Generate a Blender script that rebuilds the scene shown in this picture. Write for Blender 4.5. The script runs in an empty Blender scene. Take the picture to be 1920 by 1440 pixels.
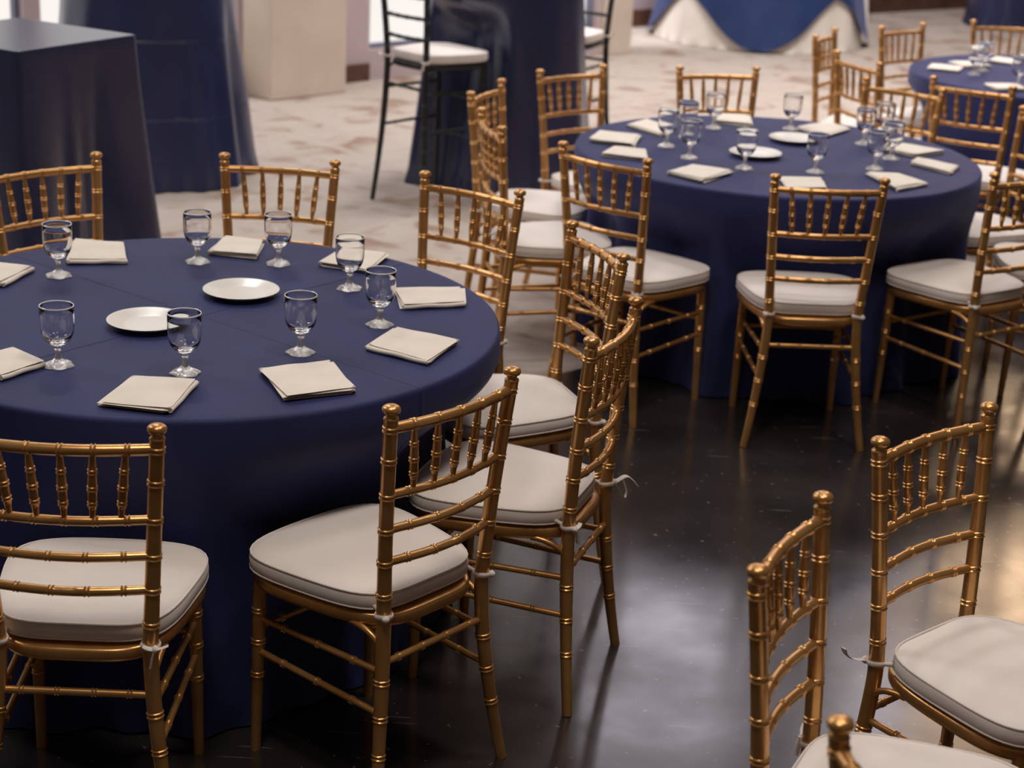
import bpy, math, random
from mathutils import Vector, Matrix, noise
R = math.radians
D = bpy.data; SC = bpy.context.scene; COL = SC.collection
random.seed(7)

# ------------------------------------------------------------------ camera
cd = D.cameras.new('camera'); cam = D.objects.new('camera', cd); COL.objects.link(cam); SC.camera = cam
cd.sensor_fit = 'HORIZONTAL'; cd.sensor_width = 36.0; cd.lens = 3295.74 / 1920 * 36
cr = Vector((0.99880223, 0.01598612, 0.04624444)); cu = Vector((-0.04892959, 0.32632541, 0.94399026)); cf = Vector((0, 0.9451223, -0.32671674))
cam.matrix_world = Matrix(((cr.x, cu.x, -cf.x, 0), (cr.y, cu.y, -cf.y, 0), (cr.z, cu.z, -cf.z, 2.05862), (0, 0, 0, 1)))
cd.clip_start = 0.05; cd.clip_end = 100
cd.dof.use_dof = True; cd.dof.focus_distance = 3.75; cd.dof.aperture_fstop = 4.0

# ------------------------------------------------------------------ world, exposure
SC.view_settings.view_transform = 'Standard'; SC.view_settings.look = 'None'
SC.view_settings.exposure = 0.0; SC.view_settings.gamma = 1.0; SC.view_settings.use_curve_mapping = False
w = D.worlds.new('world'); SC.world = w; w.use_nodes = True
bg = w.node_tree.nodes['Background']; bg.inputs[0].default_value = (1.0, 0.80, 0.66, 1); bg.inputs[1].default_value = 0.065

def area(name, loc, target, size, energy, color, sizey=None, spread=None):
    l = D.lights.new(name, 'AREA'); l.energy = energy; l.color = color; l.size = size
    if sizey: l.shape = 'RECTANGLE'; l.size_y = sizey
    if spread: l.spread = R(spread)
    o = D.objects.new(name, l); COL.objects.link(o); o.location = loc
    o.rotation_euler = (Vector(target) - Vector(loc)).to_track_quat('-Z', 'Y').to_euler()
    return o
# daylight falling in through the tall windows of the far left side, plus an added far fill
area('daylight_back', (-2.6, 12.0, 6.6), (1.0, 10.2, 0), 4.0, 660, (0.97, 0.97, 1.0), 2.4, 110)
area('fill_lamp_far', (2.4, 10.8, 7.8), (2.6, 12.4, 0), 3.0, 310, (1.0, 0.96, 0.93), 2.4, 110)  # unseen overhead area lamp added to brighten the back carpet
area('daylight_left', (-5.2, 6.2, 5.4), (-0.4, 4.4, 0.7), 1.6, 90, (1.0, 0.98, 0.96), 1.6)
# ceiling lamps over the dining floor, and one added front fill
area('ceiling_lamp_a', (-0.4, 5.2, 6.6), (-0.5, 4.0, 0.7), 1.0, 18, (1.0, 0.94, 0.86))
area('ceiling_lamp_b', (1.6, 7.2, 6.6), (1.4, 6.2, 0.7), 1.0, 40, (1.0, 0.94, 0.86))
area('fill_lamp_front', (-0.5, 1.4, 6.4), (-0.4, 3.1, 0.5), 1.0, 108, (1.0, 0.91, 0.81))  # unseen fill lamp added to brighten the front seats and gold
area('ceiling_lamp_c', (1.6, 3.4, 6.6), (0.9, 3.0, 0.5), 1.0, 100, (1.0, 0.92, 0.83))

# ------------------------------------------------------------------ materials
def mat(name, col, rough=0.5, metal=0.0, **kw):
    m = D.materials.new(name); m.use_nodes = True
    b = m.node_tree.nodes['Principled BSDF']
    b.inputs['Base Color'].default_value = (*col, 1); b.inputs['Roughness'].default_value = rough; b.inputs['Metallic'].default_value = metal
    for k, v in kw.items(): b.inputs[k].default_value = v
    return m
def N(m, t, **props):
    n = m.node_tree.nodes.new(t)
    for k, v in props.items(): setattr(n, k, v)
    return n
def L(m, a, b): m.node_tree.links.new(a, b)
def bs(m): return m.node_tree.nodes['Principled BSDF']
def ramp(m, fac, stops):
    r = N(m, 'ShaderNodeValToRGB'); e = r.color_ramp.elements
    while len(e) < len(stops): e.new(0.5)
    for k, (p, c) in enumerate(stops): e[k].position = p; e[k].color = (*c, 1) if len(c) == 3 else c
    L(m, fac, r.inputs[0]); return r
def noise_mix(m, scale, c1, c2, lo=0.35, hi=0.65, detail=4, coord='Object'):
    tc = N(m, 'ShaderNodeTexCoord'); n = N(m, 'ShaderNodeTexNoise'); n.inputs['Scale'].default_value = scale; n.inputs['Detail'].default_value = detail
    L(m, tc.outputs[coord], n.inputs['Vector']); r = ramp(m, n.outputs['Fac'], [(lo, c1), (hi, c2)])
    L(m, r.outputs[0], bs(m).inputs['Base Color']); return tc, n, r
def bump(m, height, strength=0.3, dist=0.002):
    b = N(m, 'ShaderNodeBump'); b.inputs['Strength'].default_value = strength; b.inputs['Distance'].default_value = dist
    L(m, height, b.inputs['Height']); L(m, b.outputs[0], bs(m).inputs['Normal']); return b

GOLD = mat('gold_paint', (0.40, 0.19, 0.05), 0.30, 0.72)
tc, n, r = noise_mix(GOLD, 9, (0.50, 0.240, 0.075), (0.70, 0.385, 0.145), 0.3, 0.7)
n2 = N(GOLD, 'ShaderNodeTexNoise'); n2.inputs['Scale'].default_value = 160; L(GOLD, tc.outputs['Object'], n2.inputs['Vector']); bump(GOLD, n2.outputs['Fac'], 0.12, 0.001)
BLACKM = mat('black_lacquer', (0.010, 0.012, 0.012), 0.38)
noise_mix(BLACKM, 20, (0.006, 0.009, 0.009), (0.018, 0.020, 0.018))
PAD = mat('ivory_cushion_cloth', (0.78, 0.68, 0.60), 0.9)
tc, n, r = noise_mix(PAD, 6, (0.75, 0.67, 0.63), (0.80, 0.72, 0.68))
n2 = N(PAD, 'ShaderNodeTexNoise'); n2.inputs['Scale'].default_value = 14; L(PAD, tc.outputs['Object'], n2.inputs['Vector']); bump(PAD, n2.outputs['Fac'], 0.25, 0.006)
NAP = mat('cream_napkin_cloth', (0.80, 0.69, 0.52), 0.9)
tc, n, r = noise_mix(NAP, 12, (0.76, 0.68, 0.60), (0.81, 0.73, 0.65))
n2 = N(NAP, 'ShaderNodeTexNoise'); n2.inputs['Scale'].default_value = 600; L(NAP, tc.outputs['Object'], n2.inputs['Vector']); bump(NAP, n2.outputs['Fac'], 0.2, 0.0006)
CHINA = mat('white_china', (0.80, 0.74, 0.66), 0.25)
noise_mix(CHINA, 3, (0.79, 0.75, 0.70), (0.81, 0.77, 0.72))
METAL = mat('zipper_metal', (0.5, 0.48, 0.45), 0.3, 1.0)
noise_mix(METAL, 50, (0.45, 0.43, 0.40), (0.55, 0.52, 0.49))
GLASS = mat('clear_glass', (1, 1, 1), 0.02); bs(GLASS).inputs['Transmission Weight'].default_value = 1.0; bs(GLASS).inputs['IOR'].default_value = 1.46
tc = N(GLASS, 'ShaderNodeTexCoord'); n = N(GLASS, 'ShaderNodeTexNoise'); n.inputs['Scale'].default_value = 25; L(GLASS, tc.outputs['Object'], n.inputs['Vector']); bump(GLASS, n.outputs['Fac'], 0.08, 0.002)
GLASSF = mat('whitened_pressed_glass_foot', (0.95, 0.93, 0.93), 0.12); bs(GLASSF).inputs['Transmission Weight'].default_value = 0.72; bs(GLASSF).inputs['IOR'].default_value = 1.46  # milky white puts the foot's bright reflections into the colour
noise_mix(GLASSF, 30, (0.93, 0.91, 0.91), (0.97, 0.95, 0.95))
RIMG = mat('glass_rim_painted_glint', (0.95, 0.93, 0.93), 0.2); bs(RIMG).inputs['Transmission Weight'].default_value = 0.35  # whitened rim: the glints on the glass edge are painted in
noise_mix(RIMG, 30, (0.93, 0.91, 0.91), (0.97, 0.95, 0.95))
def cloth_mat(name, c, sheen=0.35, rough=0.55, spec=0.35, creases=None):
    m = mat(name, c, rough); b = bs(m)
    b.inputs['Sheen Weight'].default_value = sheen; b.inputs['Sheen Roughness'].default_value = 0.45; b.inputs['Sheen Tint'].default_value = (0.55, 0.58, 0.95, 1)
    b.inputs['Specular IOR Level'].default_value = spec
    tc, n, r = noise_mix(m, 5, tuple(x * 0.88 for x in c), tuple(x * 1.1 for x in c))
    n2 = N(m, 'ShaderNodeTexNoise'); n2.inputs['Scale'].default_value = 420; L(m, tc.outputs['Object'], n2.inputs['Vector'])
    h = n2.outputs['Fac']
    if creases:                                  # ironed fold lines: (normal x, normal y, offset)
        sx = N(m, 'ShaderNodeSeparateXYZ'); L(m, tc.outputs['Object'], sx.inputs[0])
        for cr_ in creases:
            a, b_, c_ = cr_[:3]; dz_ = cr_[3] if len(cr_) > 3 else 0.0
            ma = N(m, 'ShaderNodeMath', operation='MULTIPLY'); ma.inputs[1].default_value = a; L(m, sx.outputs[0], ma.inputs[0])
            mb = N(m, 'ShaderNodeMath', operation='MULTIPLY_ADD'); mb.inputs[1].default_value = b_; L(m, sx.outputs[1], mb.inputs[0]); md0 = N(m, 'ShaderNodeMath', operation='MULTIPLY_ADD'); md0.inputs[1].default_value = dz_; L(m, sx.outputs[2], md0.inputs[0]); L(m, ma.outputs[0], md0.inputs[2]); L(m, md0.outputs[0], mb.inputs[2])
            mc = N(m, 'ShaderNodeMath', operation='SUBTRACT'); mc.inputs[1].default_value = c_; L(m, mb.outputs[0], mc.inputs[0])
            md = N(m, 'ShaderNodeMath', operation='ABSOLUTE'); L(m, mc.outputs[0], md.inputs[0])
            me = N(m, 'ShaderNodeMapRange'); me.inputs[1].default_value = 0; me.inputs[2].default_value = 0.009; me.inputs[3].default_value = 9.0; me.inputs[4].default_value = 0.0; L(m, md.outputs[0], me.inputs[0])
            mf = N(m, 'ShaderNodeMath', operation='ADD'); L(m, h, mf.inputs[0]); L(m, me.outputs[0], mf.inputs[1]); h = mf.outputs[0]
    bump(m, h, 0.24 if 'satin' in name else 0.35, 0.0012)
    return m
NAVY1 = cloth_mat('navy_cloth', (0.024, 0.029, 0.104), sheen=0.06, rough=0.6, spec=0.2, creases=[(0.62, 0.785, 0.0), (0.785, -0.62, 0.02)])
NAVY2 = cloth_mat('navy_cloth_far', (0.026, 0.030, 0.104), sheen=0.20, rough=0.6, spec=0.14, creases=[(0.30, 0.954, 0.02)])
SATIN = cloth_mat('navy_satin', (0.016, 0.021, 0.066), sheen=0.03, rough=0.24, spec=0.85)
SATINC = cloth_mat('creased_navy_satin', (0.016, 0.023, 0.080), sheen=0.03, rough=0.32, spec=0.7, creases=[(0, 0, 0.36, 1.0), (0, 0, 0.74, 1.0), (0.8, 0.6, 0.0, 0.0)])
ROYAL = cloth_mat('royal_blue_cloth', (0.014, 0.034, 0.120), sheen=0.3)
WHITEC = mat('white_table_cloth', (0.74, 0.67, 0.61), 0.9)
noise_mix(WHITEC, 4, (0.72, 0.64, 0.58), (0.77, 0.70, 0.64))
FOLDT = mat('folding_table_top', (0.35, 0.25, 0.16), 0.6); noise_mix(FOLDT, 8, (0.30, 0.20, 0.12), (0.38, 0.27, 0.17))
STEEL = mat('grey_steel', (0.25, 0.25, 0.26), 0.4, 1.0); noise_mix(STEEL, 12, (0.22, 0.22, 0.23), (0.28, 0.28, 0.29))

# polished dark concrete
CONC = mat('polished_dark_concrete', (0.03, 0.026, 0.026), 0.2)
tc, n, r = noise_mix(CONC, 1.7, (0.012, 0.010, 0.010), (0.045, 0.036, 0.036), 0.3, 0.75, 8)
v = N(CONC, 'ShaderNodeTexNoise'); v.inputs['Scale'].default_value = 45; v.inputs['Detail'].default_value = 3; L(CONC, tc.outputs['Object'], v.inputs['Vector'])
sp = ramp(CONC, v.outputs['Fac'], [(0.685, (0, 0, 0)), (0.72, (1, 1, 1))])
mp = N(CONC, 'ShaderNodeMapping'); mp.inputs['Scale'].default_value = (3.0, 70.0, 1); mp.inputs['Rotation'].default_value = (0, 0, 0.5); L(CONC, tc.outputs['Object'], mp.inputs[0])
v2 = N(CONC, 'ShaderNodeTexNoise'); v2.inputs['Scale'].default_value = 1.3; v2.inputs['Detail'].default_value = 1; L(CONC, mp.outputs[0], v2.inputs['Vector'])
sp2 = ramp(CONC, v2.outputs['Fac'], [(0.735, (0, 0, 0)), (0.77, (1, 1, 1))])
mx = N(CONC, 'ShaderNodeMath', operation='MAXIMUM'); L(CONC, sp.outputs[0], mx.inputs[0]); L(CONC, sp2.outputs[0], mx.inputs[1])
mm = N(CONC, 'ShaderNodeMix', data_type='RGBA'); L(CONC, mx.outputs[0], mm.inputs[0]); L(CONC, r.outputs[0], mm.inputs[6]); mm.inputs[7].default_value = (0.16, 0.14, 0.14, 1)
L(CONC, mm.outputs[2], bs(CONC).inputs['Base Color'])
v3 = N(CONC, 'ShaderNodeTexNoise'); v3.inputs['Scale'].default_value = 3.0; v3.inputs['Detail'].default_value = 6; L(CONC, tc.outputs['Object'], v3.inputs['Vector'])
rr = ramp(CONC, v3.outputs['Fac'], [(0.3, (0.13,) * 3), (0.75, (0.30,) * 3)]); L(CONC, rr.outputs[0], bs(CONC).inputs['Roughness'])
bs(CONC).inputs['Specular IOR Level'].default_value = 0.75
v4 = N(CONC, 'ShaderNodeTexNoise'); v4.inputs['Scale'].default_value = 6; L(CONC, tc.outputs['Object'], v4.inputs['Vector']); bump(CONC, v4.outputs['Fac'], 0.12, 0.004)
# patterned carpet
CARP = mat('patterned_carpet', (0.5, 0.4, 0.34), 0.95)
tc = N(CARP, 'ShaderNodeTexCoord'); v = N(CARP, 'ShaderNodeTexNoise'); v.inputs['Scale'].default_value = 3.6; v.inputs['Detail'].default_value = 5; v.inputs['Distortion'].default_value = 0.7; L(CARP, tc.outputs['Object'], v.inputs['Vector'])
r1 = ramp(CARP, v.outputs['Fac'], [(0.34, (0.30, 0.20, 0.15)), (0.45, (0.44, 0.365, 0.32)), (0.60, (0.48, 0.41, 0.365)), (0.74, (0.38, 0.29, 0.24))]); L(CARP, r1.outputs[0], bs(CARP).inputs['Base Color'])
v2 = N(CARP, 'ShaderNodeTexNoise'); v2.inputs['Scale'].default_value = 220; L(CARP, tc.outputs['Object'], v2.inputs['Vector']); bump(CARP, v2.outputs['Fac'], 0.6, 0.006)
PLASTER = mat('cream_plaster', (0.66, 0.55, 0.46), 0.85); noise_mix(PLASTER, 3, (0.62, 0.51, 0.42), (0.68, 0.57, 0.48))
MAUVE = mat('pale_mauve_paint', (0.50, 0.40, 0.42), 0.8); noise_mix(MAUVE, 3, (0.47, 0.37, 0.39), (0.53, 0.43, 0.45))
BRWOOD = mat('dark_red_wood', (0.10, 0.045, 0.030), 0.5); noise_mix(BRWOOD, 8, (0.07, 0.03, 0.02), (0.13, 0.06, 0.04))
CEIL = mat('dark_ceiling', (0.06, 0.045, 0.04), 0.9); noise_mix(CEIL, 2, (0.05, 0.04, 0.035), (0.07, 0.055, 0.045))
FRAME = mat('blue_grey_frame', (0.16, 0.17, 0.24), 0.5); noise_mix(FRAME, 6, (0.14, 0.15, 0.21), (0.18, 0.19, 0.27))
def emis(name, col, s):
    m = mat(name, (0.02, 0.02, 0.02), 0.2); b = bs(m); b.inputs['Emission Color'].default_value = (*col, 1); b.inputs['Emission Strength'].default_value = s
    tc = N(m, 'ShaderNodeTexCoord'); n = N(m, 'ShaderNodeTexNoise'); n.inputs['Scale'].default_value = 0.7; L(m, tc.outputs['Object'], n.inputs['Vector'])
    r = ramp(m, n.outputs['Fac'], [(0.3, tuple(x * 0.92 for x in col)), (0.7, col)]); L(m, r.outputs[0], b.inputs['Emission Color'])
    return m
WIN = emis('bright_day_window', (0.90, 0.85, 0.81), 1.1)
REFLB = emis('pale_blue_reflection_pane', (0.86, 0.80, 0.90), 5.0)  # cool glow added for the pale patches mirrored in the concrete
REFLW = emis('warm_reflection_pane', (1.0, 0.68, 0.42), 9.0)  # warm glow added for the beige patch mirrored in the concrete

# ------------------------------------------------------------------ mesh helpers
class MB:
    def __init__(s): s.v = []; s.f = []
    def add(s, vs, fs):
        o = len(s.v); s.v += [tuple(x) for x in vs]; s.f += [tuple(i + o for i in f) for f in fs]
    def sweep(s, pts, rads, seg=14, cap=True, ref=None, sq=None):
        n = len(pts); vs = []; fs = []; prev = None
        for i in range(n):
            t = (pts[min(i + 1, n - 1)] - pts[max(i - 1, 0)]).normalized()
            if prev is None:
                a = ref or (Vector((1, 0, 0)) if abs(t.x) < 0.8 else Vector((0, 1, 0)))
            else: a = prev
            a = (a - t * a.dot(t)).normalized(); b = t.cross(a); prev = a
            for k in range(seg):
                q = 2 * math.pi * k / seg
                rx = rads[i] if not isinstance(rads[i], tuple) else rads[i][0]; ry = rads[i] if not isinstance(rads[i], tuple) else rads[i][1]
                vs.append(pts[i] + a * math.cos(q) * rx + b * math.sin(q) * ry)
        for i in range(n - 1):
            for k in range(seg):
                k2 = (k + 1) % seg
                fs.append((i * seg + k, i * seg + k2, (i + 1) * seg + k2, (i + 1) * seg + k))
        if cap: fs.append(tuple(reversed(range(seg)))); fs.append(tuple(range((n - 1) * seg, n * seg)))
        s.add(vs, fs)
    def lathe(s, prof, seg=32, cx=0, cy=0, lob=None):
        vs = []; fs = []; n = len(prof)
        for (r, z) in prof:
            for k in range(seg):
                q = 2 * math.pi * k / seg; rr = r
                if lob: rr = r * lob(q, r, z)
                vs.append((cx + rr * math.cos(q), cy + rr * math.sin(q), z))
        for i in range(n - 1):
            for k in range(seg):
                k2 = (k + 1) % seg; fs.append((i * seg + k, i * seg + k2, (i + 1) * seg + k2, (i + 1) * seg + k))
        s.add(vs, fs)
    def box(s, x0, y0, z0, x1, y1, z1, M=None):
        vs = [Vector(p) for p in ((x0, y0, z0), (x1, y0, z0), (x1, y1, z0), (x0, y1, z0), (x0, y0, z1), (x1, y0, z1), (x1, y1, z1), (x0, y1, z1))]
        if M: vs = [M @ p for p in vs]
        s.add(vs, [(0, 3, 2, 1), (4, 5, 6, 7), (0, 1, 5, 4), (1, 2, 6, 5), (2, 3, 7, 6), (3, 0, 4, 7)])
    def build(s, name, m, parent=None, smooth=True, bevel=0):
        me = D.meshes.new(name); me.from_pydata(s.v, [], s.f)
        me.materials.append(m)
        if smooth: me.polygons.foreach_set('use_smooth', [True] * len(me.polygons))
        me.update()
        o = D.objects.new(name, me); COL.objects.link(o)
        if smooth:
            try: me.set_sharp_from_angle(angle=R(50))
            except Exception: pass
        if bevel:
            b = o.modifiers.new('bevel', 'BEVEL'); b.width = bevel; b.segments = 2; b.limit_method = 'ANGLE'
        if parent: o.parent = parent
        return o
def tag(o, label, cat, group=None):
    o['label'] = label; o['category'] = cat
    if group: o['group'] = group
    return o
def struct(o): o['kind'] = 'structure'; return o
def empty(name, loc=(0, 0, 0), rz=0):
    o = D.objects.new(name, None); COL.objects.link(o); o.location = loc; o.rotation_euler.z = rz; o.empty_display_size = 0.1; return o
def copy_tree(o, parent=None):
    c = o.copy(); COL.objects.link(c)
    if parent: c.parent = parent
    for ch in list(o.children): copy_tree(ch, c)
    return c

# ------------------------------------------------------------------ the hall
u_ = Vector((0.70, 0.714, 0)).normalized(); n_ = Vector((0.714, -0.70, 0)).normalized(); W0 = Vector((-1.26, 12.15, 0))
MW = Matrix(((u_.x, -n_.x, 0, W0.x), (u_.y, -n_.y, 0, W0.y), (0, 0, 1, 0), (0, 0, 0, 1)))   # local x along wall, local y away from the room
# floors
ca, sa = 0.74, 0.6726
def P2(t, o): return (0.0 + ca * t - sa * o, 5.94 + sa * t + ca * o, 0)
m = MB(); m.add([P2(-14, 0), P2(20, 0), P2(20, -16), P2(-14, -16)], [(0, 3, 2, 1)]); fl = struct(m.build('floor', CONC, smooth=False))
m = MB(); m.add([P2(-14, 0), P2(20, 0), P2(20, 24), P2(-14, 24)], [(0, 1, 2, 3)]); struct(m.build('floor_carpet', CARP, smooth=False))
m = MB(); m.box(-9, -4, 10.0, 12, 26, 10.15); struct(m.build('ceiling', CEIL, smooth=False))
# window wall on the far left
ZT = 10.0; SILL = 0.21
wins = [(-6.6, -4.4), (-4.3, -2.44), (-2.33, -0.90), (0.22, 1.35), (1.42, 2.55)]
m = MB()
m.box(-9, 0, 0, 2.85, 0.18, SILL, MW); m.box(-9, 0, 4.9, 2.85, 0.18, ZT, MW)
edges = [-9] + [e for a in wins for e in a] + [2.85]
for a, b in zip(edges[0::2], edges[1::2]): m.box(a, 0.0, SILL, b, 0.18, 4.9, MW)
struct(m.build('wall_left', MAUVE, smooth=False))
for i, (a, b) in enumerate(wins):
    m = MB(); m.box(a, 0.10, SILL, b, 0.12, 4.9, MW); wo = struct(m.build('window_%d' % (i + 1), WIN, smooth=False))
    m = MB()
    for (x0, x1, z0, z1) in ((a, a + 0.03, SILL, 4.9), (b - 0.03, b, SILL, 4.9), (a, b, SILL, SILL + 0.03), (a, b, 2.3, 2.36), (a, b, 4.86, 4.9)): m.box(x0, 0.05, z0, x1, 0.10, z1, MW)
    m.build('window_frame', FRAME, wo, smooth=False)
m = MB(); m.box(-0.24, -0.02, 0, 0.21, 0.0, 0.12, MW); struct(m.build('baseboard_left', BRWOOD, smooth=False))
m = MB(); m.box(-1.0, -0.02, 0, -0.87, 0.0, 0.12, MW); struct(m.build('baseboard_left_side', BRWOOD, smooth=False))
m = MB(); m.box(-0.87, -0.31, 0, -0.24, 0.0, ZT, MW); struct(m.build('wall_pillar', PLASTER, smooth=False, bevel=0.01))
m = MB(); m.box(2.60, -0.05, 0, 2.92, 0.3, ZT, MW); struct(m.build('wall_pillar_far', PLASTER, smooth=False, bevel=0.01))
# far wall
ub = Vector((0.79, 0.61, 0)).normalized(); nb = Vector((ub.y, -ub.x, 0)); B0 = Vector((2.81, 17.3, 0))
MBk = Matrix(((ub.x, -nb.x, 0, B0.x), (ub.y, -nb.y, 0, B0.y), (0, 0, 1, 0), (0, 0, 0, 1)))
m = MB(); m.box(-3.6, 0, 0, 9, 0.2, 4.9, MBk); m.box(-3.6, 0, 9.6, 9, 0.2, ZT, MBk)
bw = [(-3.4, -1.75, 4.9, 7.9), (-1.65, 0.0, 4.9, 7.9), (1.2, 2.9, 7.0, 9.6), (3.1, 5.4, 4.9, 9.6)]; be = [-3.6] + [e for a in bw for e in a[:2]] + [9]
for a, b in zip(be[0::2], be[1::2]): m.box(a, 0, 4.9, b, 0.2, 9.6, MBk)
for (a, b, z0, z1) in bw:
    if z0 > 4.9: m.box(a, 0, 4.9, b, 0.2, z0, MBk)
    if z1 < 9.6: m.box(a, 0, z1, b, 0.2, 9.6, MBk)
struct(m.build('wall_back', MAUVE, smooth=False))
for i, (a, b, z0, z1) in enumerate(bw):
    m = MB(); m.box(a, 0.08, z0, b, 0.1, z1, MBk); struct(m.build('window_%d' % (i + 6), REFLB if i < 3 else REFLW, smooth=False))  # unseen glowing panes, added high up to be reflected in the floor
m = MB(); m.box(-2.9, -0.03, 0, 9, 0, 0.15, MBk); struct(m.build('baseboard_back', BRWOOD, smooth=False))

# ------------------------------------------------------------------ chiavari chair
WT, WS, WF, YT, YF, WQ, DQ = 0.1758, 0.1453, 0.1949, 0.0378, 0.0389, 0.1719, 0.3629
def post_xy(z, s, zs=0.44, zt=0.92):
    if z < zs:
        k = ((zs - z) / zs) ** 1.6; return Vector((s * (WS + (WF - WS) * k), -YF * k, z))
    k = (z - zs) / (zt - zs); return Vector((s * (WS + (WT - WS) * k ** 1.1), -YT * k ** 1.4, z))
RING = [(-0.0066, 0), (-0.0058, 0.0012), (-0.0044, 0.0022), (-0.0030, 0.0013), (-0.0020, -0.0002), (0, -0.0006), (0.0020, -0.0002), (0.0030, 0.0013), (0.0044, 0.0022), (0.0058, 0.0012), (0.0066, 0)]
def stations(length, rad, rings, step=0.03, sc=1.0):
    """distances along a rod with bamboo ring pairs; rad(d) is the plain radius"""
    st = {}
    d = 0.0
    while d < length: st[round(d, 5)] = rad(d); d += step
    st[round(length, 5)] = rad(length)
    for rc in rings:
        for k in [k for k in st if abs(k - rc) < 0.0075 * sc]: del st[k]
        for (o, h) in RING: st[round(rc + o * sc, 5)] = rad(rc) + h * sc
    ks = sorted(k for k in st if -1e-6 <= k <= length + 2e-5)
    return ks, [st[k] for k in ks]
def rod(mb, fn, length, rad, rings, seg=12, step=0.03, sc=1.0):
    ks, rs = stations(length, rad, rings, step, sc); mb.sweep([fn(min(1.0, k / length)) for k in ks], rs, seg)
def outline(s, rear=-0.008, hw0=0.150, hw1=0.208, front=0.405, n=72, e=4.2, inset=0.0):
    """rounded trapezoid seat outline"""
    pts = []; cy = (rear + front) / 2; hy = (front - rear) / 2 - inset
    for k in range(n):
        q = 2 * math.pi * k / n; c, si = math.cos(q), math.sin(q)
        rr = (abs(c) ** e + abs(si) ** e) ** (-1 / e); x, y = c * rr, si * rr
        f = (y + 1) / 2; hw = hw0 + (hw1 - hw0) * math.sin(min(1, f * 1.05) * math.pi / 2) - inset
        yy = cy + hy * y
        if y > 0: yy -= 0.018 * (x * x) * y
        pts.append((x * hw * s, cy + (yy - cy) * s))
    return pts
def disc_stack(mb, layers, n=72, **kw):
    """layers: (scale, z, inset); closed solid"""
    vs = []
    for (s, z, ins) in layers: vs += [(x, y, z + (0.0)) for x, y in outline(s, n=n, inset=ins, **kw)]
    fs = []
    for i in range(len(layers) - 1):
        for k in range(n):
            k2 = (k + 1) % n; fs.append((i * n + k, i * n + k2, (i + 1) * n + k2, (i + 1) * n + k))
    fs.append(tuple(reversed(range(n)))); fs.append(tuple(range((len(layers) - 1) * n, len(layers) * n)))
    mb.add(vs, fs)
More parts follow.
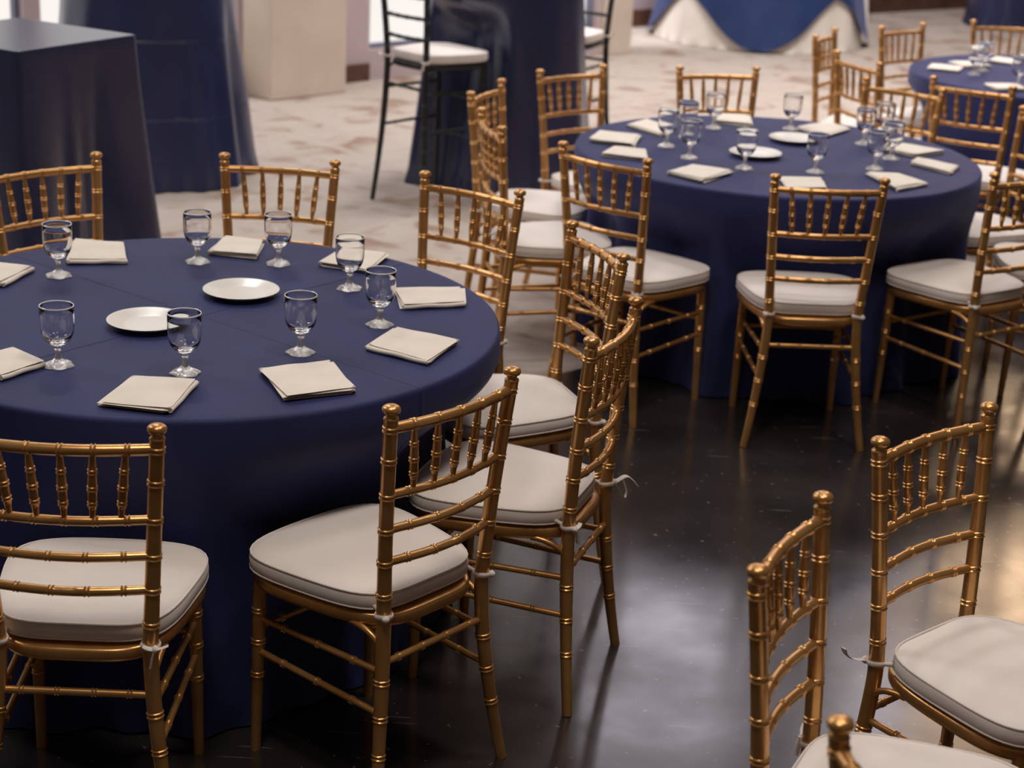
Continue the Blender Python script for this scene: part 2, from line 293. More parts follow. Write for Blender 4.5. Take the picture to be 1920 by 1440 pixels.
def make_chair(name, metal, dz=0.0, seg=14):
    """dz lifts seat and back (bar stool)"""
    root = empty(name); zs = 0.44 + dz; ztop = 0.92 + dz
    P = lambda z, s: post_xy(z, s, zs, ztop)
    for s in (-1, 1):
        mb = MB(); Lz = 0.888 + dz
        rings = [0.145, 0.226, 0.305] + ([0.42, 0.53] if dz else []) + [x + dz for x in (0.498, 0.572, 0.645, 0.722, 0.80, 0.868)]
        def rad(d):
            if d < zs: return 0.0118 + 0.0037 * min(1, d / (zs * 0.7))
            return 0.0155 - 0.0012 * (d - zs) / 0.45
        rod(mb, lambda q: P(q * Lz, s), Lz, rad, rings, seg)
        po = mb.build('back_post', metal, root)
        top = P(Lz, s); mb = MB()
        mb.lathe([(0.0, Lz - 0.002), (0.0142, Lz - 0.002), (0.0152, Lz + 0.001), (0.0146, Lz + 0.004), (0.0108, Lz + 0.0065), (0.0102, Lz + 0.010), (0.0128, Lz + 0.0125), (0.0168, Lz + 0.0150), (0.0184, Lz + 0.0190), (0.0182, Lz + 0.0225), (0.0164, Lz + 0.0262), (0.0118, Lz + 0.0292), (0.006, Lz + 0.0305), (0.0, Lz + 0.0308)], 18, top.x, top.y)
        mb.build('finial', metal, po)
        # front leg
        mb = MB(); a = Vector((s * 0.168, 0.352, 0.425 + dz)); b = Vector((s * WQ, DQ, 0))
        rod(mb, lambda q: b.lerp(a, q), (a - b).length, lambda d: 0.0115 + 0.0035 * min(1, d / 0.3), [0.19, 0.27, 0.345] + ([0.45, 0.6] if dz else []), seg)
        mb.build('front_leg', metal, root)
        # side stretchers
        for (zr, zf) in ((0.325 + dz * 0.9, 0.325 + dz * 0.9), (0.235 + dz * 0.55, 0.245 + dz * 0.55)):
            mb = MB(); a = P(zr, s); q = zf / (0.425 + dz); b = Vector((s * (WQ + (0.168 - WQ) * q), DQ - 0.011 * q, zf)); ln = (a - b).length
            rod(mb, lambda q: a.lerp(b, q), ln, lambda d: 0.0075, [ln * x for x in (0.22, 0.5, 0.78)], 10, 0.05, 0.8)
            mb.build('stretcher', metal, root)
        # corner brace under the seat
        mb = MB(); a = P(zs - 0.075, s); b = Vector((s * 0.158, 0.085, zs - 0.026)); pts = []
        for i in range(9):
            q = i / 8; pts.append(Vector((a.x + (b.x - a.x) * q, a.y + (b.y - a.y) * (1 - math.cos(q * math.pi / 2)), a.z + (b.z - a.z) * math.sin(q * math.pi / 2))))
        mb.sweep(pts, [0.007] * 9, 8); mb.build('corner_brace', metal, root)
    # front and back stretchers
    zb = 0.345 + dz * 0.9; mb = MB(); a, b = P(zb, -1), P(zb, 1); ln = (a - b).length
    rod(mb, lambda q: a.lerp(b, q), ln, lambda d: 0.0078, [ln * x for x in (0.15, 0.38, 0.62, 0.85)], 10, 0.05, 0.8); mb.build('stretcher', metal, root)
    for zf in ((0.30,) if not dz else (0.32, 0.52)):
        mb = MB(); a, b = Vector((-0.170, 0.357, zf)), Vector((0.170, 0.357, zf)); ln = 0.34
        rod(mb, lambda q: a.lerp(b, q), ln, lambda d: 0.0078, [ln * x for x in (0.2, 0.5, 0.8)], 10, 0.05, 0.8); mb.build('stretcher', metal, root)
    # back rails, bowed to the rear
    def bow(z, q, r=0.022):
        a, b = P(z, -1), P(z, 1); p = a.lerp(b, q); p.y -= r * math.sin(q * math.pi) ; return p
    for (z, rr, nr) in ((0.868, 0.0112, 5), (0.722 if not dz else 0.76, 0.0092, 5), (0.645 if not dz else 0.66, 0.0092, 4), (0.572 if not dz else 0.56, 0.0092, 4)):
        mb = MB(); z += dz; ln = (P(z, -1) - P(z, 1)).length
        rg = [ln * (0.5 + (k - (nr - 1) / 2) * (0.175 if nr == 5 else 0.22)) for k in range(nr)]
        rod(mb, lambda q: bow(z, q), ln, lambda d: rr, rg, 12, 0.02, 0.85)
        mb.build('back_rail', metal, root)
    for k in range(-2, 3):
        mb = MB(); qt = 0.5 + k * 0.170; qb = 0.5 + k * 0.158
        a = bow((0.722 if not dz else 0.76) + dz, qb); a.z += 0.004; b = bow(0.868 + dz, qt); b.z -= 0.004; ln = (b - a).length
        def rad(d):
            x = d / ln
            return 0.0048 + 0.0042 * min(1, x / 0.3) if x < 0.6 else 0.0090 - 0.0034 * (x - 0.6) / 0.4
        rod(mb, lambda q: a.lerp(b, q), ln, rad, [ln * 0.24, ln * 0.47, ln * 0.72], 10, 0.02, 0.8)
        mb.build('spindle', metal, root)
    # seat board
    mb = MB(); disc_stack(mb, [(1, zs - 0.030, 0.008), (1, zs - 0.026, 0.002), (1, zs - 0.020, 0.0), (1, zs - 0.006, 0.0), (1, zs - 0.002, 0.002), (1, zs, 0.006)])
    mb.build('seat_frame', metal, root)
    # cushion
    mb = MB(); z0 = zs + 0.002; kw = dict(rear=0.010, hw0=0.161, hw1=0.211, front=0.410, e=4.8)
    disc_stack(mb, [(1, z0, 0.014), (1, z0 + 0.003, 0.006), (1, z0 + 0.012, 0.001), (1, z0 + 0.022, 0.0), (1, z0 + 0.032, 0.001), (1, z0 + 0.040, 0.004), (1, z0 + 0.044, 0.010), (0.93, z0 + 0.047, 0.010), (0.82, z0 + 0.050, 0.010), (0.65, z0 + 0.0525, 0.010), (0.42, z0 + 0.054, 0.01), (0.2, z0 + 0.0545, 0.01)], **kw)
    for i, (x, y, z) in enumerate(mb.v):
        d = noise.noise(Vector((x * 9, y * 9, z * 30))) * 0.0022; mb.v[i] = (x * (1 + d * 3), y, z + (d * 0.8 if z > z0 + 0.02 else 0))
    cu_ = mb.build('seat_cushion', PAD, root)
    for (zz, rr) in ((z0 + 0.041, 0.0024), (z0 + 0.008, 0.0020)):
        mb = MB(); pts = [Vector((x, y, zz)) for x, y in outline(1, n=72, inset=0.003 if rr > 0.0022 else 0.002, **kw)]; pts.append(pts[0].copy())
        mb.sweep(pts, [rr] * len(pts), 6, cap=False); mb.build('piping', PAD, cu_)
    return root, cu_
def make_tie(cu_, s, kind, dz=0.0):
    zs = 0.44 + dz; c = post_xy(zs + 0.012, s, zs, 0.92 + dz); mb = MB()
    # band round the post
    pts = []
    for k in range(25):
        q = 2 * math.pi * k / 24; pts.append(Vector((c.x + 0.0178 * math.cos(q), c.y + 0.0178 * math.sin(q), c.z + 0.0015 * math.sin(2 * q))))
    mb.sweep(pts, [(0.0022, 0.0055)] * 25, 8, cap=False, ref=Vector((1, 0, 0)))
    # link to the cushion corner
    mb.sweep([Vector((c.x - s * 0.004, c.y + 0.017, c.z)), Vector((c.x - s * 0.008, c.y + 0.032, c.z + 0.004)), Vector((c.x - s * 0.012, c.y + 0.05, c.z + 0.008))], [0.004, 0.005, 0.005], 8)
    kn = Vector((c.x + s * 0.012, c.y - 0.018, c.z)) if kind != 'side' else Vector((c.x + s * 0.02, c.y, c.z))
    mb.sweep([kn + Vector((0, 0, -0.008)), kn + Vector((0, 0, -0.004)), kn, kn + Vector((0, 0, 0.004)), kn + Vector((0, 0, 0.008))], [0.002, 0.0065, 0.008, 0.0065, 0.002], 10)
    def tail(pts, w=0.0058):
        P_ = [kn + Vector(p) for p in pts]; out = []
        for i in range(len(P_) - 1):
            for j in range(5): out.append(P_[i].lerp(P_[i + 1], j / 5))
        out.append(P_[-1])
        for _ in range(3): out = [out[0]] + [(out[i - 1] + out[i] * 2 + out[i + 1]) / 4 for i in range(1, len(out) - 1)] + [out[-1]]
        mb.sweep(out, [(w, 0.0014)] * len(out), 6, ref=Vector((0.3, 1, 0.2)))
    if kind == 'bow':
        tail([(0, 0, 0), (s * 0.03, -0.02, 0.012), (s * 0.06, -0.03, -0.012), (s * 0.085, -0.035, -0.035)])
        tail([(0, 0, 0), (s * 0.022, -0.012, 0.008), (s * 0.046, -0.02, -0.035), (s * 0.034, -0.018, -0.055), (s * 0.018, -0.012, -0.03), (0, 0, 0)], 0.004)
        tail([(0, 0, 0), (-s * 0.006, 0.012, -0.02), (-s * 0.012, 0.02, -0.038), (0.002, 0.014, -0.045)], 0.007)
    elif kind == 'loose':
        tail([(0, 0, 0), (s * 0.028, -0.012, 0.004), (s * 0.048, -0.016, 0.022), (s * 0.052, -0.016, 0.034)], 0.008)
    elif kind == 'knot':
        tail([(0, 0, 0), (s * 0.014, -0.006, 0.006), (s * 0.026, -0.006, 0.012)], 0.005)
        tail([(0, 0, 0), (-s * 0.004, -0.006, -0.014), (-s * 0.008, -0.008, -0.036)], 0.007)
        tail([(0, 0, 0), (-s * 0.014, -0.006, 0.004), (-s * 0.022, -0.006, 0.009)], 0.005)
    return mb.build('cushion_tie', PAD, cu_)
first = {}
def chair(loc, yaw, label, tl=None, tr=None, name='chiavari_chair', metal=None, dz=0.0, group=None, cat='chair'):
    """seated person's view: local x to the right, local y forward"""
    key = (name, tl, tr)
    if key not in first:
        base = name
        if ('base', name) not in first:
            root, cu_ = make_chair(name, metal or GOLD, dz); first[('base', name)] = (root, cu_); made = root
            root['fresh'] = 1
        src, cu0 = first[('base', name)]
        if src.get('fresh'):
            root = src; del root['fresh']; cu_ = cu0; bare = None
        else:
            root = src.copy(); COL.objects.link(root)
            for ch in list(src.children):
                c = ch.copy(); COL.objects.link(c); c.parent = root
                for g in list(ch.children):
                    if g.name.startswith('cushion_tie') or g.name.startswith('zipper'): continue
                    d = g.copy(); COL.objects.link(d); d.parent = c
                if ch.name.startswith('seat_cushion'): cu_ = c
        if tl: make_tie(cu_, -1, tl, dz)
        if tr: make_tie(cu_, 1, tr, dz)
        first[key] = root; o = root
    else: o = copy_tree(first[key])
    o.location = (loc[0], loc[1], 0); o.rotation_euler.z = R(yaw)
    tag(o, label, cat, group)
    return o
CH = {}
G1, G2, G3, G4 = 'gold chairs around the near round table', 'gold chairs around the second round table', 'gold chairs around the far right table', 'gold chairs in the bottom right corner'
chairs = [
 ('A6', -0.140, 3.298, 49.3, 'gold bamboo style chair, front centre, its whole ivory seat showing', 'plain', 'plain', G1),
 ('A7', -0.814, 3.012, 0.9, 'gold chair cut by the left edge, back squarely to us at the near table', 'plain', 'knot', G1),
 ('A5', 0.192, 3.814, 71.0, 'gold chair right of the near table with a white bow trailing from its cushion', 'knot', 'bow', G1),
 ('A4', 0.174, 4.514, 111.1, 'gold chair right of the near table, just behind the one with the trailing bow', 'plain', 'plain', G1),
 ('A3', -0.168, 5.106, 146.5, 'gold chair behind the right rim of the near table, its legs hidden by the cloth', 'plain', 'plain', G1),
 ('A2', -0.752, 5.303, 175.3, 'gold chair behind the near table, seen against the pale carpet', 'plain', 'plain', G1),
 ('A1', -1.403, 5.127, -136.8, 'gold chair behind the near table, before the navy square high table', 'plain', 'plain', G1),
 ('B4', 0.966, 5.482, 2.5, 'gold chair with its back squarely to us in front of the second round table', 'plain', 'plain', G2),
 ('B3', 0.288, 5.715, -39.1, 'gold chair turned to the right at the left front of the second round table', 'plain', 'plain', G2),
 ('B5', 1.653, 5.760, 35.2, 'gold chair at the right front of the second table, its whole ivory seat in view', 'plain', 'plain', G2),
 ('B1', 0.210, 7.384, -140.6, 'gold chair at the far left of the second table, before the dark draped high table', 'knot', 'plain', G2),
 ('B10', 0.830, 7.588, -166.5, 'lone gold chair straight behind the second table, seen against bright carpet', 'plain', 'plain', G2),
 ('B2a', -0.122, 6.838, -108.5, 'farther of the two gold chairs seen side on, left of the second table', 'plain', 'plain', G2),
 ('B2b', -0.084, 6.193, -76.7, 'nearer of the two gold chairs seen side on, left of the second table', 'plain', 'plain', G2),
 ('B6', 1.985, 6.800, 105.4, 'gold chair right of the second table, its back half out of frame', 'plain', 'plain', G2),
 ('B7', 2.160, 6.240, 86.0, 'chair showing only its ivory seat, just behind the right front chair of the second table', 'plain', 'plain', G2),
 ('B8', 1.925, 7.590, -31.0, 'gold chair between the second and the far right table, its back towards us', 'plain', 'plain', G3),
 ('B9', 1.565, 7.395, 144.0, 'gold chair tucked against the far right rim of the second table', 'plain', 'plain', G2),
 ('C1', 1.520, 8.950, -115.0, 'far narrow looking gold chair, leftmost of the group by the far right table', 'plain', 'plain', G3),
 ('C2', 1.545, 8.150, -66.0, 'gold chair between the leftmost far chair and the second table, turned to the right', 'plain', 'plain', G3),
 ('C3', 1.985, 9.370, -138.9, 'gold chair at the back left of the far right table, back to the pale carpet', 'plain', 'plain', G3),
 ('C4', 2.600, 9.760, -170.0, 'gold chair behind the far right table, at the right edge of the photo', 'plain', 'plain', G3),
 ('D1', 0.850, 3.188, -138.6, 'gold chair at the lower right facing away from the tables, large ivory seat', 'plain', 'loose', G4),
 ('D2', 0.502, 2.638, -115.4, 'gold chair seen side on at the bottom, left of the lower right chair', 'knot', 'plain', G4),
 ('D3', 0.547, 1.885, -68.2, 'nearest gold chair, only the tip of one post rising from the bottom edge', 'plain', 'plain', G4),
]
for (k, x, y, a, lab, tl, tr, g) in chairs: CH[k] = chair((x, y), a, lab, tl, tr, group=g)
# zipper pull on the front left chair's cushion
cu7 = [c for c in CH['A7'].children if c.name.startswith('seat_cushion')][0]
m = MB(); m.box(0.128, -0.0005, 0.448, 0.134, 0.006, 0.462); m.sweep([Vector((0.131, 0.0, 0.447)), Vector((0.1305, -0.004, 0.437)), Vector((0.131, -0.004, 0.428))], [(0.0022, 0.001)] * 3, 6)
m.build('zipper_pull', METAL, cu7)
# black bar stools
ST = [((-0.59, 8.60), -46, 'black bar stool with ivory cushion and bows, left of the draped high table'), ((0.30, 9.85), 150, 'black bar stool half hidden behind the right side of the draped high table')]
for (p, a, lab) in ST:
    o = chair(p, a, lab, 'knot', 'knot', name='bar_stool', metal=BLACKM, dz=0.28, group='black bar stools at the high table', cat='bar stool')
    CH['S' + str(len(CH))] = o; stool_pos = p

# ------------------------------------------------------------------ draped tables
def pushes(cx, cy, objs, top=0.50):
    """how far the seats dent the hanging cloth, by direction"""
    out = [1e9] * 720
    for o in objs:
        a = o.rotation_euler.z; ox, oy = o.location.x, o.location.y
        for i in range(0, 41):
            for (lx, ly) in outline(1, rear=-0.01, hw0=0.17, hw1=0.222, front=0.42, n=120):
                lx *= i / 40 ; ly = 0.2 + (ly - 0.2) * i / 40
                X = ox + math.cos(a) * lx - math.sin(a) * ly - cx; Y = oy + math.sin(a) * lx + math.cos(a) * ly - cy
                q = int((math.atan2(Y, X) % (2 * math.pi)) / (2 * math.pi) * 720) % 720; rr = math.hypot(X, Y)
                if rr < 1.2: out[q] = min(out[q], rr - 0.006)
    return out
def drape(name, m, cx, cy, top_r, z, bottom_r, folds, amp, seg=480, pushlist=None, ptop=0.50, seed=1, corner=0.0, zbot=lambda q: 0.006, rot=0.0, edge=0.012):
    """a cloth lying on a table top and hanging down its sides"""
    rnd = random.Random(seed); ph = [(rnd.uniform(0, 6.28), rnd.uniform(0.6, 1.0)) for _ in range(8)]
    fr = [folds, int(folds * 1.7), int(folds * 0.6) + 1, folds * 2 + 1]
    def fold(q):
        v = 0
        for i, f in enumerate(fr): v += math.sin(f * q + ph[i][0]) * ph[i][1] * (0.5, 0.3, 0.4, 0.15)[i]
        return v
    lim = None
    if pushlist:
        lim = pushes(cx, cy, pushlist)
    mb = MB(); vs = []; fs = []; rows = []
    for s in (0.0, 0.15, 0.3, 0.45, 0.6, 0.75, 0.88, 0.96): rows.append(('t', s))
    for s in (0.0, 0.25, 0.5, 0.75, 1.0): rows.append(('e', s))
    nh = 26
    for i in range(1, nh + 1): rows.append(('h', i / nh))
    limq = None
    if lim:
        limq = []
        for k in range(seg):
            j = int(k / seg * 720); limq.append(min(lim[(j + d) % 720] for d in range(-2, 3)))
        # gather cloth smoothly towards each dent
        base = [bottom_r(2 * math.pi * k / seg) for k in range(seg)]
        def rot_(k): return int((2 * math.pi * k / seg + rot) / (2 * math.pi) * seg) % seg
        limq = [limq[rot_(k)] for k in range(seg)]
        new = [min(base[k], min(limq[(k + d) % seg] + 0.62 * (abs(d) / seg * 6.28) ** 1.4 for d in range(-60, 61))) for k in range(seg)]
        for _ in range(3): new = [min(new[k], (new[k - 3] + new[(k + 3) % seg] + new[k]) / 3) for k in range(seg)]
        limq = new
    for (t, s) in rows:
        for k in range(seg):
            q = 2 * math.pi * k / seg; tr = top_r(q)
            if t == 't': r = (tr - edge) * max(s, 0.001); zz = z
            elif t == 'e': r = tr - edge + edge * math.sin(s * math.pi / 2); zz = z - edge * (1 - math.cos(s * math.pi / 2))
            else:
                zb = zbot(q); zz = z - edge - (z - edge - zb) * s; br = bottom_r(q)
                dd = (z - zz) / z
                r = tr + (br - tr) * dd ** 1.2 + amp * min(1, dd * 1.6) ** 1.3 * fold(q)
                if dd > 0.93: r += 0.012 * (dd - 0.93) / 0.07 * math.sin(31 * q + 1)
                if limq:
                    w_ = min(1, max(0, (z - 0.06 - zz) / (z - 0.06 - ptop))); w_ = w_ * w_ * (3 - 2 * w_)
                    r += (limq[k] - base[k]) * w_
            vs.append((cx + r * math.cos(q + rot), cy + r * math.sin(q + rot), zz))
    nr = len(rows)
    for i in range(nr - 1):
        for k in range(seg):
            k2 = (k + 1) % seg; fs.append((i * seg + k, i * seg + k2, (i + 1) * seg + k2, (i + 1) * seg + k))
    mb.add([(x - cx, y - cy, zz) for (x, y, zz) in vs], [tuple(reversed(f)) for f in fs])
    o = mb.build(name, m); o.location = (cx, cy, 0)
    try: o.data.set_sharp_from_angle(angle=R(180))
    except Exception: pass
    return o
def pedestal_table(name, cx, cy, r, h, label, square=False, rz=0.0, group=None):
    t = empty(name, (cx, cy, 0), rz); tag(t, label, 'table', group)
    m = MB()
    if square: m.box(-r, -r, h - 0.03, r, r, h)
    else: m.lathe([(0, h - 0.03), (r, h - 0.03), (r, h), (0, h)], 64)
    m.build('tabletop', FOLDT, t)
    m = MB(); m.lathe([(0.0, 0.02), (0.04, 0.02), (0.04, h - 0.03), (0.0, h - 0.03)], 20); m.build('column', STEEL, t)
    m = MB()
    for k in range(4):
        M_ = Matrix.Rotation(k * math.pi / 2 + math.pi / 4, 4, 'Z'); m.box(0.0, -0.025, 0.0, min(r * 0.55, 0.3), 0.025, 0.03, M_)
    m.build('base', STEEL, t); return t
T1, T2, T3 = (-0.7958, 4.1713), (0.9534, 6.5743), (2.68, 8.84)
RT = 0.752
for (c, lab) in ((T1, 'nearest round banquet table, on the left, hidden under its navy cloth'), (T2, 'second round banquet table, right of centre, hidden under its navy cloth'), (T3, 'far right round banquet table, hidden under its navy cloth')):
    pedestal_table('round_table', c[0], c[1], RT, 0.757, lab, group='round banquet tables')
rnd_r = lambda q: RT + 0.008
GC = 'navy cloths on the round tables'
cloth1 = drape('tablecloth', NAVY1, *T1, rnd_r, 0.76, lambda q: 0.80, 13, 0.014, 600, [CH[k] for k in ('A1', 'A2', 'A3', 'A4', 'A5', 'A6', 'A7')], seed=3)
tag(cloth1, 'smooth navy cloth to the floor over the nearest round table', 'tablecloth', GC)
cloth2 = drape('tablecloth', NAVY2, *T2, rnd_r, 0.76, lambda q: 0.80, 17, 0.024, 600, [CH[k] for k in ('B1', 'B2a', 'B2b', 'B3', 'B4', 'B5', 'B6', 'B7', 'B9', 'B10')], seed=5)
tag(cloth2, 'navy cloth with soft folds over the second round table, right of centre', 'tablecloth', GC)
cloth3 = drape('tablecloth', NAVY2, *T3, rnd_r, 0.76, lambda q: 0.80, 15, 0.018, 480, [CH[k] for k in ('C1', 'C2', 'C3', 'C4', 'B8')], seed=8)
tag(cloth3, 'navy cloth over the far round table at the right edge', 'tablecloth', GC)
# high tables
def sq(a, e=14): return lambda q: a * (abs(math.cos(q)) ** e + abs(math.sin(q)) ** e) ** (-1 / e)
NV, RV = Vector((-1.78, 6.15)), Vector((-1.48, 6.68)); ex = (RV - NV).normalized(); ey = Vector((-ex.y, ex.x)); sc = NV + ex * 0.305 + ey * 0.305
angL = math.atan2(ex.y, ex.x)
pedestal_table('high_table', sc.x, sc.y, 0.300, 1.065, 'square high table at the far left, hidden under navy satin', True, angL)
def brL(q):
    c = abs(math.cos(2 * (q - math.pi / 4))); return sq(0.33)(q) + 0.10 * c ** 3
o = drape('satin_tablecloth', SATIN, sc.x, sc.y, sq(0.306, 40), 1.07, brL, 12, 0.012, 480, seed=11, rot=angL, edge=0.006)
tag(o, 'navy satin cloth boxed over the square high table, its top catching the window light', 'tablecloth')
H2 = (-1.96, 9.10)
pedestal_table('high_table', H2[0], H2[1], 0.40, 1.065, 'high table behind the square one on the left, hidden under hanging navy satin')
o = drape('satin_tablecloth', SATINC, H2[0], H2[1], lambda q: 0.42, 1.07, lambda q: 0.54, 7, 0.055, 480, seed=4, rot=0.3)
tag(o, 'navy satin cloth with deep folds pooling on the carpet, left background', 'tablecloth')
H1 = (-0.12, 9.18)
pedestal_table('high_table', H1[0], H1[1], 0.38, 1.065, 'high table in the centre background, hidden under a dark navy cloth')
o = drape('satin_tablecloth', SATIN, H1[0], H1[1], lambda q: 0.39, 1.07, lambda q: 0.50, 8, 0.022, 480, [CH['S25'], CH['S26']], ptop=0.82, seed=6)
tag(o, 'dark navy cloth to the floor in the centre background, beside the black bar stool', 'tablecloth')
# big white and blue table at the back
BT = (1.98, 15.45)
pedestal_table('round_table', BT[0], BT[1], 0.80, 0.757, 'large round table at the back wall, hidden under white and blue cloths')
o = drape('white_tablecloth', WHITEC, BT[0], BT[1], lambda q: 0.812, 0.762, lambda q: 0.90, 11, 0.022, 360, seed=9)
tag(o, 'white floor length cloth on the large table at the back', 'tablecloth')
def zb(q):
    c = abs(math.cos(2 * (q + R(96)) )); return 0.02 + 0.42 * (1 - c ** 1.5)
o = drape('blue_overlay_cloth', ROYAL, BT[0], BT[1], lambda q: 0.822, 0.772, lambda q: 0.96, 11, 0.020, 360, seed=9, zbot=zb)
tag(o, 'royal blue square overlay hanging in points over the white cloth at the back', 'tablecloth')
# far high table at the right edge
H4 = (4.62, 17.2)
pedestal_table('high_table', H4[0], H4[1], 0.30, 1.065, 'high table far back at the right edge, hidden under its blue cloth')
o = drape('satin_tablecloth', SATIN, H4[0], H4[1], lambda q: 0.31, 1.07, lambda q: 0.44, 7, 0.022, 240, seed=13)
tag(o, 'navy cloth over the small high table far back at the right edge', 'tablecloth')

# ------------------------------------------------------------------ plates, napkins, glasses
def make_plate():
    m = MB(); m.lathe([(0, 0.003), (0.050, 0.003), (0.052, 0.0), (0.058, 0.0), (0.062, 0.003), (0.080, 0.010), (0.0965, 0.0165), (0.0982, 0.0182), (0.0970, 0.0190), (0.0940, 0.0182), (0.078, 0.0135), (0.062, 0.0085), (0.056, 0.0070), (0, 0.0068)], 72)
    return m.build('plate', CHINA)
GP = 'white plates at the table centres'
pl = None
for (x, y, lab) in ((-0.709, 4.351, 'white plate on the nearest table, the one standing clear at its centre'), (-0.887, 4.053, 'white plate on the nearest table, partly behind a goblet'),
                    (1.053, 6.814, 'white plate on the second table, the farther of its pair'), (0.864, 6.486, 'white plate on the second table, the nearer one behind a goblet')):
    if pl is None: pl = make_plate(); o = pl
    else: o = pl.copy(); COL.objects.link(o)
    o.location = (x, y, 0.7605); tag(o, lab, 'plate', GP)
def make_goblet():
    root = empty('water_goblet')
    m = MB()
    prof = [(0.0, 0.000), (0.0325, 0.000), (0.0335, 0.0015), (0.032, 0.004), (0.024, 0.008), (0.014, 0.0125), (0.0085, 0.018), (0.0068, 0.026), (0.0066, 0.034), (0.0085, 0.040), (0.0105, 0.0435), (0.009, 0.047), (0.0, 0.0475)]
    m.lathe(prof, 48, lob=lambda q, r, z: 1 + (0.075 * math.cos(6 * q) if z < 0.012 and r > 0.01 else 0.03 * math.cos(6 * q)))
    f = m.build('stem', GLASSF, root)
    m = MB()
    outer = [(0.0, 0.0478), (0.010, 0.0485), (0.017, 0.052), (0.025, 0.058), (0.0318, 0.067), (0.0355, 0.077), (0.0375, 0.090), (0.0382, 0.105), (0.0382, 0.122), (0.0378, 0.1405)]
    rim = [(0.0372, 0.1420), (0.0364, 0.1412)]
    inner = [(0.0368, 0.122), (0.0367, 0.105), (0.0358, 0.090), (0.0338, 0.078), (0.029, 0.069), (0.020, 0.0625), (0.010, 0.060), (0.0, 0.0595)]
    m.lathe(outer + rim + inner, 48, lob=lambda q, r, z: 1 + (0.02 * math.cos(12 * q) if z < 0.066 and r > 0.011 and r > 0.0 else 0))
    bo = m.build('bowl', GLASS, root)
    m = MB(); m.lathe([(0.0362, 0.1405), (0.0366, 0.1420), (0.0373, 0.1424), (0.0380, 0.1420), (0.0384, 0.1405), (0.0380, 0.1392), (0.0373, 0.1388), (0.0366, 0.1392), (0.0362, 0.1405)], 48)
    m.build('rim', RIMG, bo)
    return root
gb = None
G_1 = [(-1.205, 4.445, 'beside the napkin, back left of the nearest table'), (-0.876, 4.646, 'back of the nearest table, left of the back napkin'), (-0.658, 4.665, 'back of the nearest table, just right of the back napkin'),
       (-0.441, 4.458, 'nearest table, before its back right napkin'), (-0.334, 4.151, 'nearest table, rightmost of all, by the two right napkins'), (-0.498, 3.904, 'nearest table, front right, standing behind the front centre napkin'),
       (-0.733, 3.72, 'nearest table, in front of the partly hidden plate'), (-1.019, 3.729, 'nearest table, front left, standing clear on the bare cloth')]
G_2 = [(0.539, 6.59, 'second table, left side, right of the leftmost napkin'), (0.61, 6.39, 'second table, left front, clear on the bare cloth'), (0.757, 7.01, 'second table, back, left of the back napkin'),
       (0.797, 6.248, 'second table, in front of the nearer plate'), (1.074, 7.069, 'second table, back centre behind the farther plate'), (1.052, 6.243, 'second table, front centre behind the front chair'),
       (1.327, 6.826, 'second table, back right, farthest left of the right cluster'), (1.286, 6.352, 'second table, right front, by the napkin nearest the front chair'), (1.385, 6.560, 'second table, right side, left of the two right napkins'),
       (0.632, 6.792, 'second table, back left behind the left goblet'), (1.432, 6.985, 'second table, back right, deepest of the right cluster')]
G_3 = [(2.30, 8.95, 'far right table, left of the two at its near side'), (2.36, 8.50, 'far right table, right of the two at its near side'), (2.22, 8.80, 'far right table, by its leftmost napkin')]
for lst, g in ((G_1, 'goblets on the nearest table'), (G_2, 'goblets on the second table'), (G_3, 'goblets on the far table')):
    for (x, y, lab) in lst:
        if gb is None: gb = make_goblet(); o = gb
        else: o = copy_tree(gb)
        o.location = (x, y, 0.7605); o.rotation_euler.z = random.uniform(0, 6); tag(o, 'clear stemmed glass goblet, ' + lab, 'glass', g)
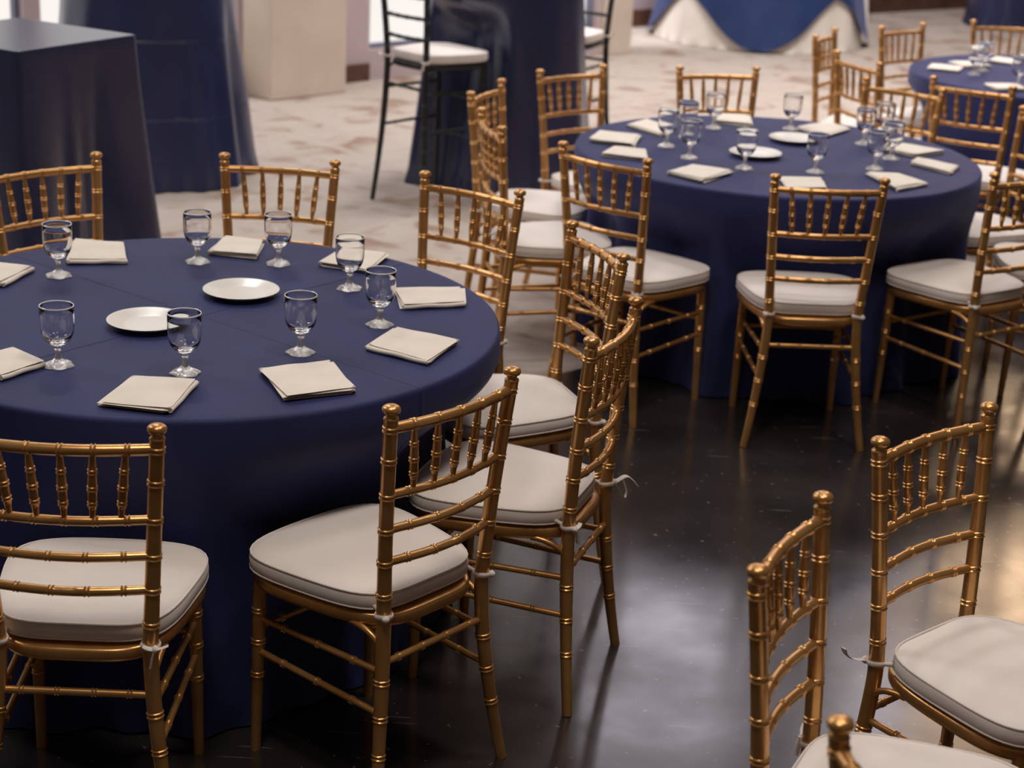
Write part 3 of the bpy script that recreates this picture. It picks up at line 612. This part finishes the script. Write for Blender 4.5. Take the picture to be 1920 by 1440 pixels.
def napkin(cs, label, group, seed, th=0.016):
    """a cloth napkin folded into a flat square packet; cs: four corners of its top"""
    rnd = random.Random(seed); cx = sum(c[0] for c in cs) / 4; cy = sum(c[1] for c in cs) / 4
    c4 = [Vector((c[0] - cx, c[1] - cy)) for c in cs]
    # even the packet out towards a square
    sz = 0.082; ang = [math.atan2(c.y, c.x) for c in c4]
    area_ = sum(c4[i].x * c4[(i + 1) % 4].y - c4[(i + 1) % 4].x * c4[i].y for i in range(4))
    if area_ < 0: c4.reverse()
    m = MB(); n = 14; nl = 4; t = th / nl
    for li in range(nl):
        off = Vector((rnd.uniform(-0.004, 0.004), rnd.uniform(-0.004, 0.004))); sc_ = 1.0 - (0.03 if li % 2 else 0.0) + rnd.uniform(-0.02, 0.015)
        tw = rnd.uniform(-0.05, 0.05)
        def pt(a, b):
            p = c4[0] * (1 - a) * (1 - b) + c4[1] * a * (1 - b) + c4[2] * a * b + c4[3] * (1 - a) * b
            p = Vector((p.x * math.cos(tw) - p.y * math.sin(tw), p.x * math.sin(tw) + p.y * math.cos(tw))) * sc_ + off
            return p
        vs = []; fs = []
        for side in (1, 0):
            for i in range(n + 1):
                for j in range(n + 1):
                    a, b = i / n, j / n; e = min(a, 1 - a, b, 1 - b)
                    k = min(1, e / 0.06); prof_ = math.sqrt(max(0, 1 - (1 - k) ** 2))
                    p = pt(a, b); wob = 0.0018 * noise.noise(Vector((p.x * 14 + seed, p.y * 14, li * 3.1)))
                    lift = 0.0035 * (a + b - 1) * (0.6 if li > 1 else 0) * (1 if seed % 2 else -1)
                    z = li * t + t * 0.5 + (t * 0.5 * prof_ if side else -t * 0.5 * prof_) + ((wob + lift) * li / nl)
                    if li == nl - 1 and side: z += 0.003 * math.sin(a * math.pi) * math.sin(b * math.pi)
                    vs.append((p.x, p.y, max(z, 0.0004)))
        N1_ = (n + 1) ** 2
        for i in range(n):
            for j in range(n):
                q = i * (n + 1) + j; fs.append((q, q + n + 1, q + n + 2, q + 1)); fs.append((N1_ + q, N1_ + q + 1, N1_ + q + n + 2, N1_ + q + n + 1))
        for i in range(n):
            for (u0, u1) in ((i * (n + 1), (i + 1) * (n + 1)), ((i + 1) * (n + 1) + n, i * (n + 1) + n), (i + 1, i), (n * (n + 1) + i, n * (n + 1) + i + 1)): fs.append((u0, N1_ + u0, N1_ + u1, u1))
        m.add(vs, fs)
    # rolled fold along one side
    a_, b_ = c4[seed % 4], c4[(seed + 1) % 4]; pts = [Vector((*(a_.lerp(b_, 0.02 + 0.96 * k / 10)), th * 0.42 + 0.001 * math.sin(k + seed))) for k in range(11)]
    m.sweep(pts, [(th * 0.36, th * 0.36)] * 11, 10)
    o = m.build('folded_napkin', NAP); o.location = (cx, cy, 0.7612)
    tag(o, label, 'napkin', group); return o
NP1 = [[(-0.835, 3.657), (-0.692, 3.645), (-0.713, 3.449), (-0.867, 3.476)], [(-0.571, 3.742), (-0.417, 3.823), (-0.341, 3.637), (-0.488, 3.556)], [(-0.349, 3.946), (-0.294, 4.096), (-0.132, 4.027), (-0.194, 3.854)],
       [(-0.321, 4.453), (-0.141, 4.49), (-0.128, 4.342), (-0.289, 4.29)], [(-0.55, 4.663), (-0.501, 4.817), (-0.366, 4.796), (-0.406, 4.607)], [(-0.859, 4.719), (-0.84, 4.903), (-0.729, 4.87), (-0.724, 4.698)],
       [(-1.208, 4.556), (-1.25, 4.773), (-1.106, 4.769), (-1.054, 4.596)], [(-1.399, 4.345), (-1.421, 4.51), (-1.281, 4.482), (-1.313, 4.31)], [(-1.148, 3.806), (-1.046, 3.715), (-1.114, 3.603), (-1.226, 3.685)]]
LP1 = ['folded cream napkin, front left of the nearest table, above the left front chair', 'square folded cream napkin, front centre of the nearest table', 'folded cream napkin, right front of the nearest table, by the gold finials',
       'folded cream napkin, rightmost on the nearest table', 'folded cream napkin at the back right of the nearest table, behind a goblet', 'folded cream napkin at the back of the nearest table, before the middle chair',
       'folded cream napkin at the back left of the nearest table, right beside a goblet', 'folded cream napkin cut by the left edge, farther of two', 'folded cream napkin cut by the left edge, nearer of two']
for i, (c, l_) in enumerate(zip(NP1, LP1)): napkin(c, l_, 'napkins on the nearest table', i + 1)
NP2 = [[(0.247, 6.60), (0.294, 6.79), (0.448, 6.74), (0.409, 6.53)], [(0.284, 6.34), (0.334, 6.48), (0.452, 6.46), (0.455, 6.29)], [(0.509, 6.084), (0.613, 6.226), (0.745, 6.148), (0.618, 5.967)],
       [(0.906, 6.085), (1.053, 6.10), (1.051, 5.94), (0.912, 5.91)], [(1.232, 6.231), (1.349, 6.248), (1.427, 6.109), (1.294, 5.985)], [(1.438, 6.457), (1.482, 6.546), (1.614, 6.434), (1.554, 6.309)],
       [(1.385, 6.69), (1.485, 6.832), (1.62, 6.715), (1.474, 6.601)], [(1.103, 7.069), (1.234, 7.201), (1.318, 7.102), (1.191, 6.918)], [(0.763, 7.122), (0.802, 7.292), (0.93, 7.28), (0.918, 7.071)], [(0.405, 6.944), (0.486, 7.068), (0.596, 6.908), (0.531, 6.774)]]
LP2 = ['folded cream napkin, leftmost on the second table', 'folded cream napkin on the second table, above the left front chair back', 'folded cream napkin, left front of the second table, clear on the cloth',
       'folded cream napkin on the second table, seen behind the front chair back', 'folded cream napkin, right front of the second table, just right of the front chair', 'narrow folded cream napkin, rightmost on the second table',
       'folded cream napkin on the second table, before the tucked chair', 'folded cream napkin, back right of the second table, left of the goblet cluster', 'folded cream napkin, back of the second table, before the lone chair', 'folded cream napkin, back left of the second table, half behind goblets']
for i, (c, l_) in enumerate(zip(NP2, LP2)): napkin(c, l_, 'napkins on the second table', i + 20)
for i, (x, y, l_) in enumerate(((2.10, 8.92, 'cream napkin on the far right table, leftmost'), (2.27, 9.10, 'cream napkin on the far right table, at its back left'), (2.50, 9.28, 'cream napkin on the far right table, at its back'), (2.28, 8.40, 'cream napkin on the far right table, at its near side'))):
    a = 0.4 + i * 0.7; c = [(x + 0.11 * math.cos(a + k * math.pi / 2), y + 0.11 * math.sin(a + k * math.pi / 2)) for k in range(4)]; napkin(c, l_, 'napkins on the far table', i + 40)
# white easel far at the back
t = empty('easel', (2.95, 16.6, 0)); tag(t, 'thin legged white easel before the far wall, top right background', 'easel')
for (x, y) in ((-0.13, -0.14), (0.14, -0.22), (0.02, 0.32)):
    m = MB(); m.sweep([Vector((x, y, 0)), Vector((x * 0.1, y * 0.1, 1.5))], [0.022, 0.018], 10); m.build('leg', WHITEC, t)
m = MB(); m.sweep([Vector((-0.22, -0.10, 0.72)), Vector((0.22, -0.13, 0.72))], [0.015, 0.015], 8); m.build('ledge', WHITEC, t)
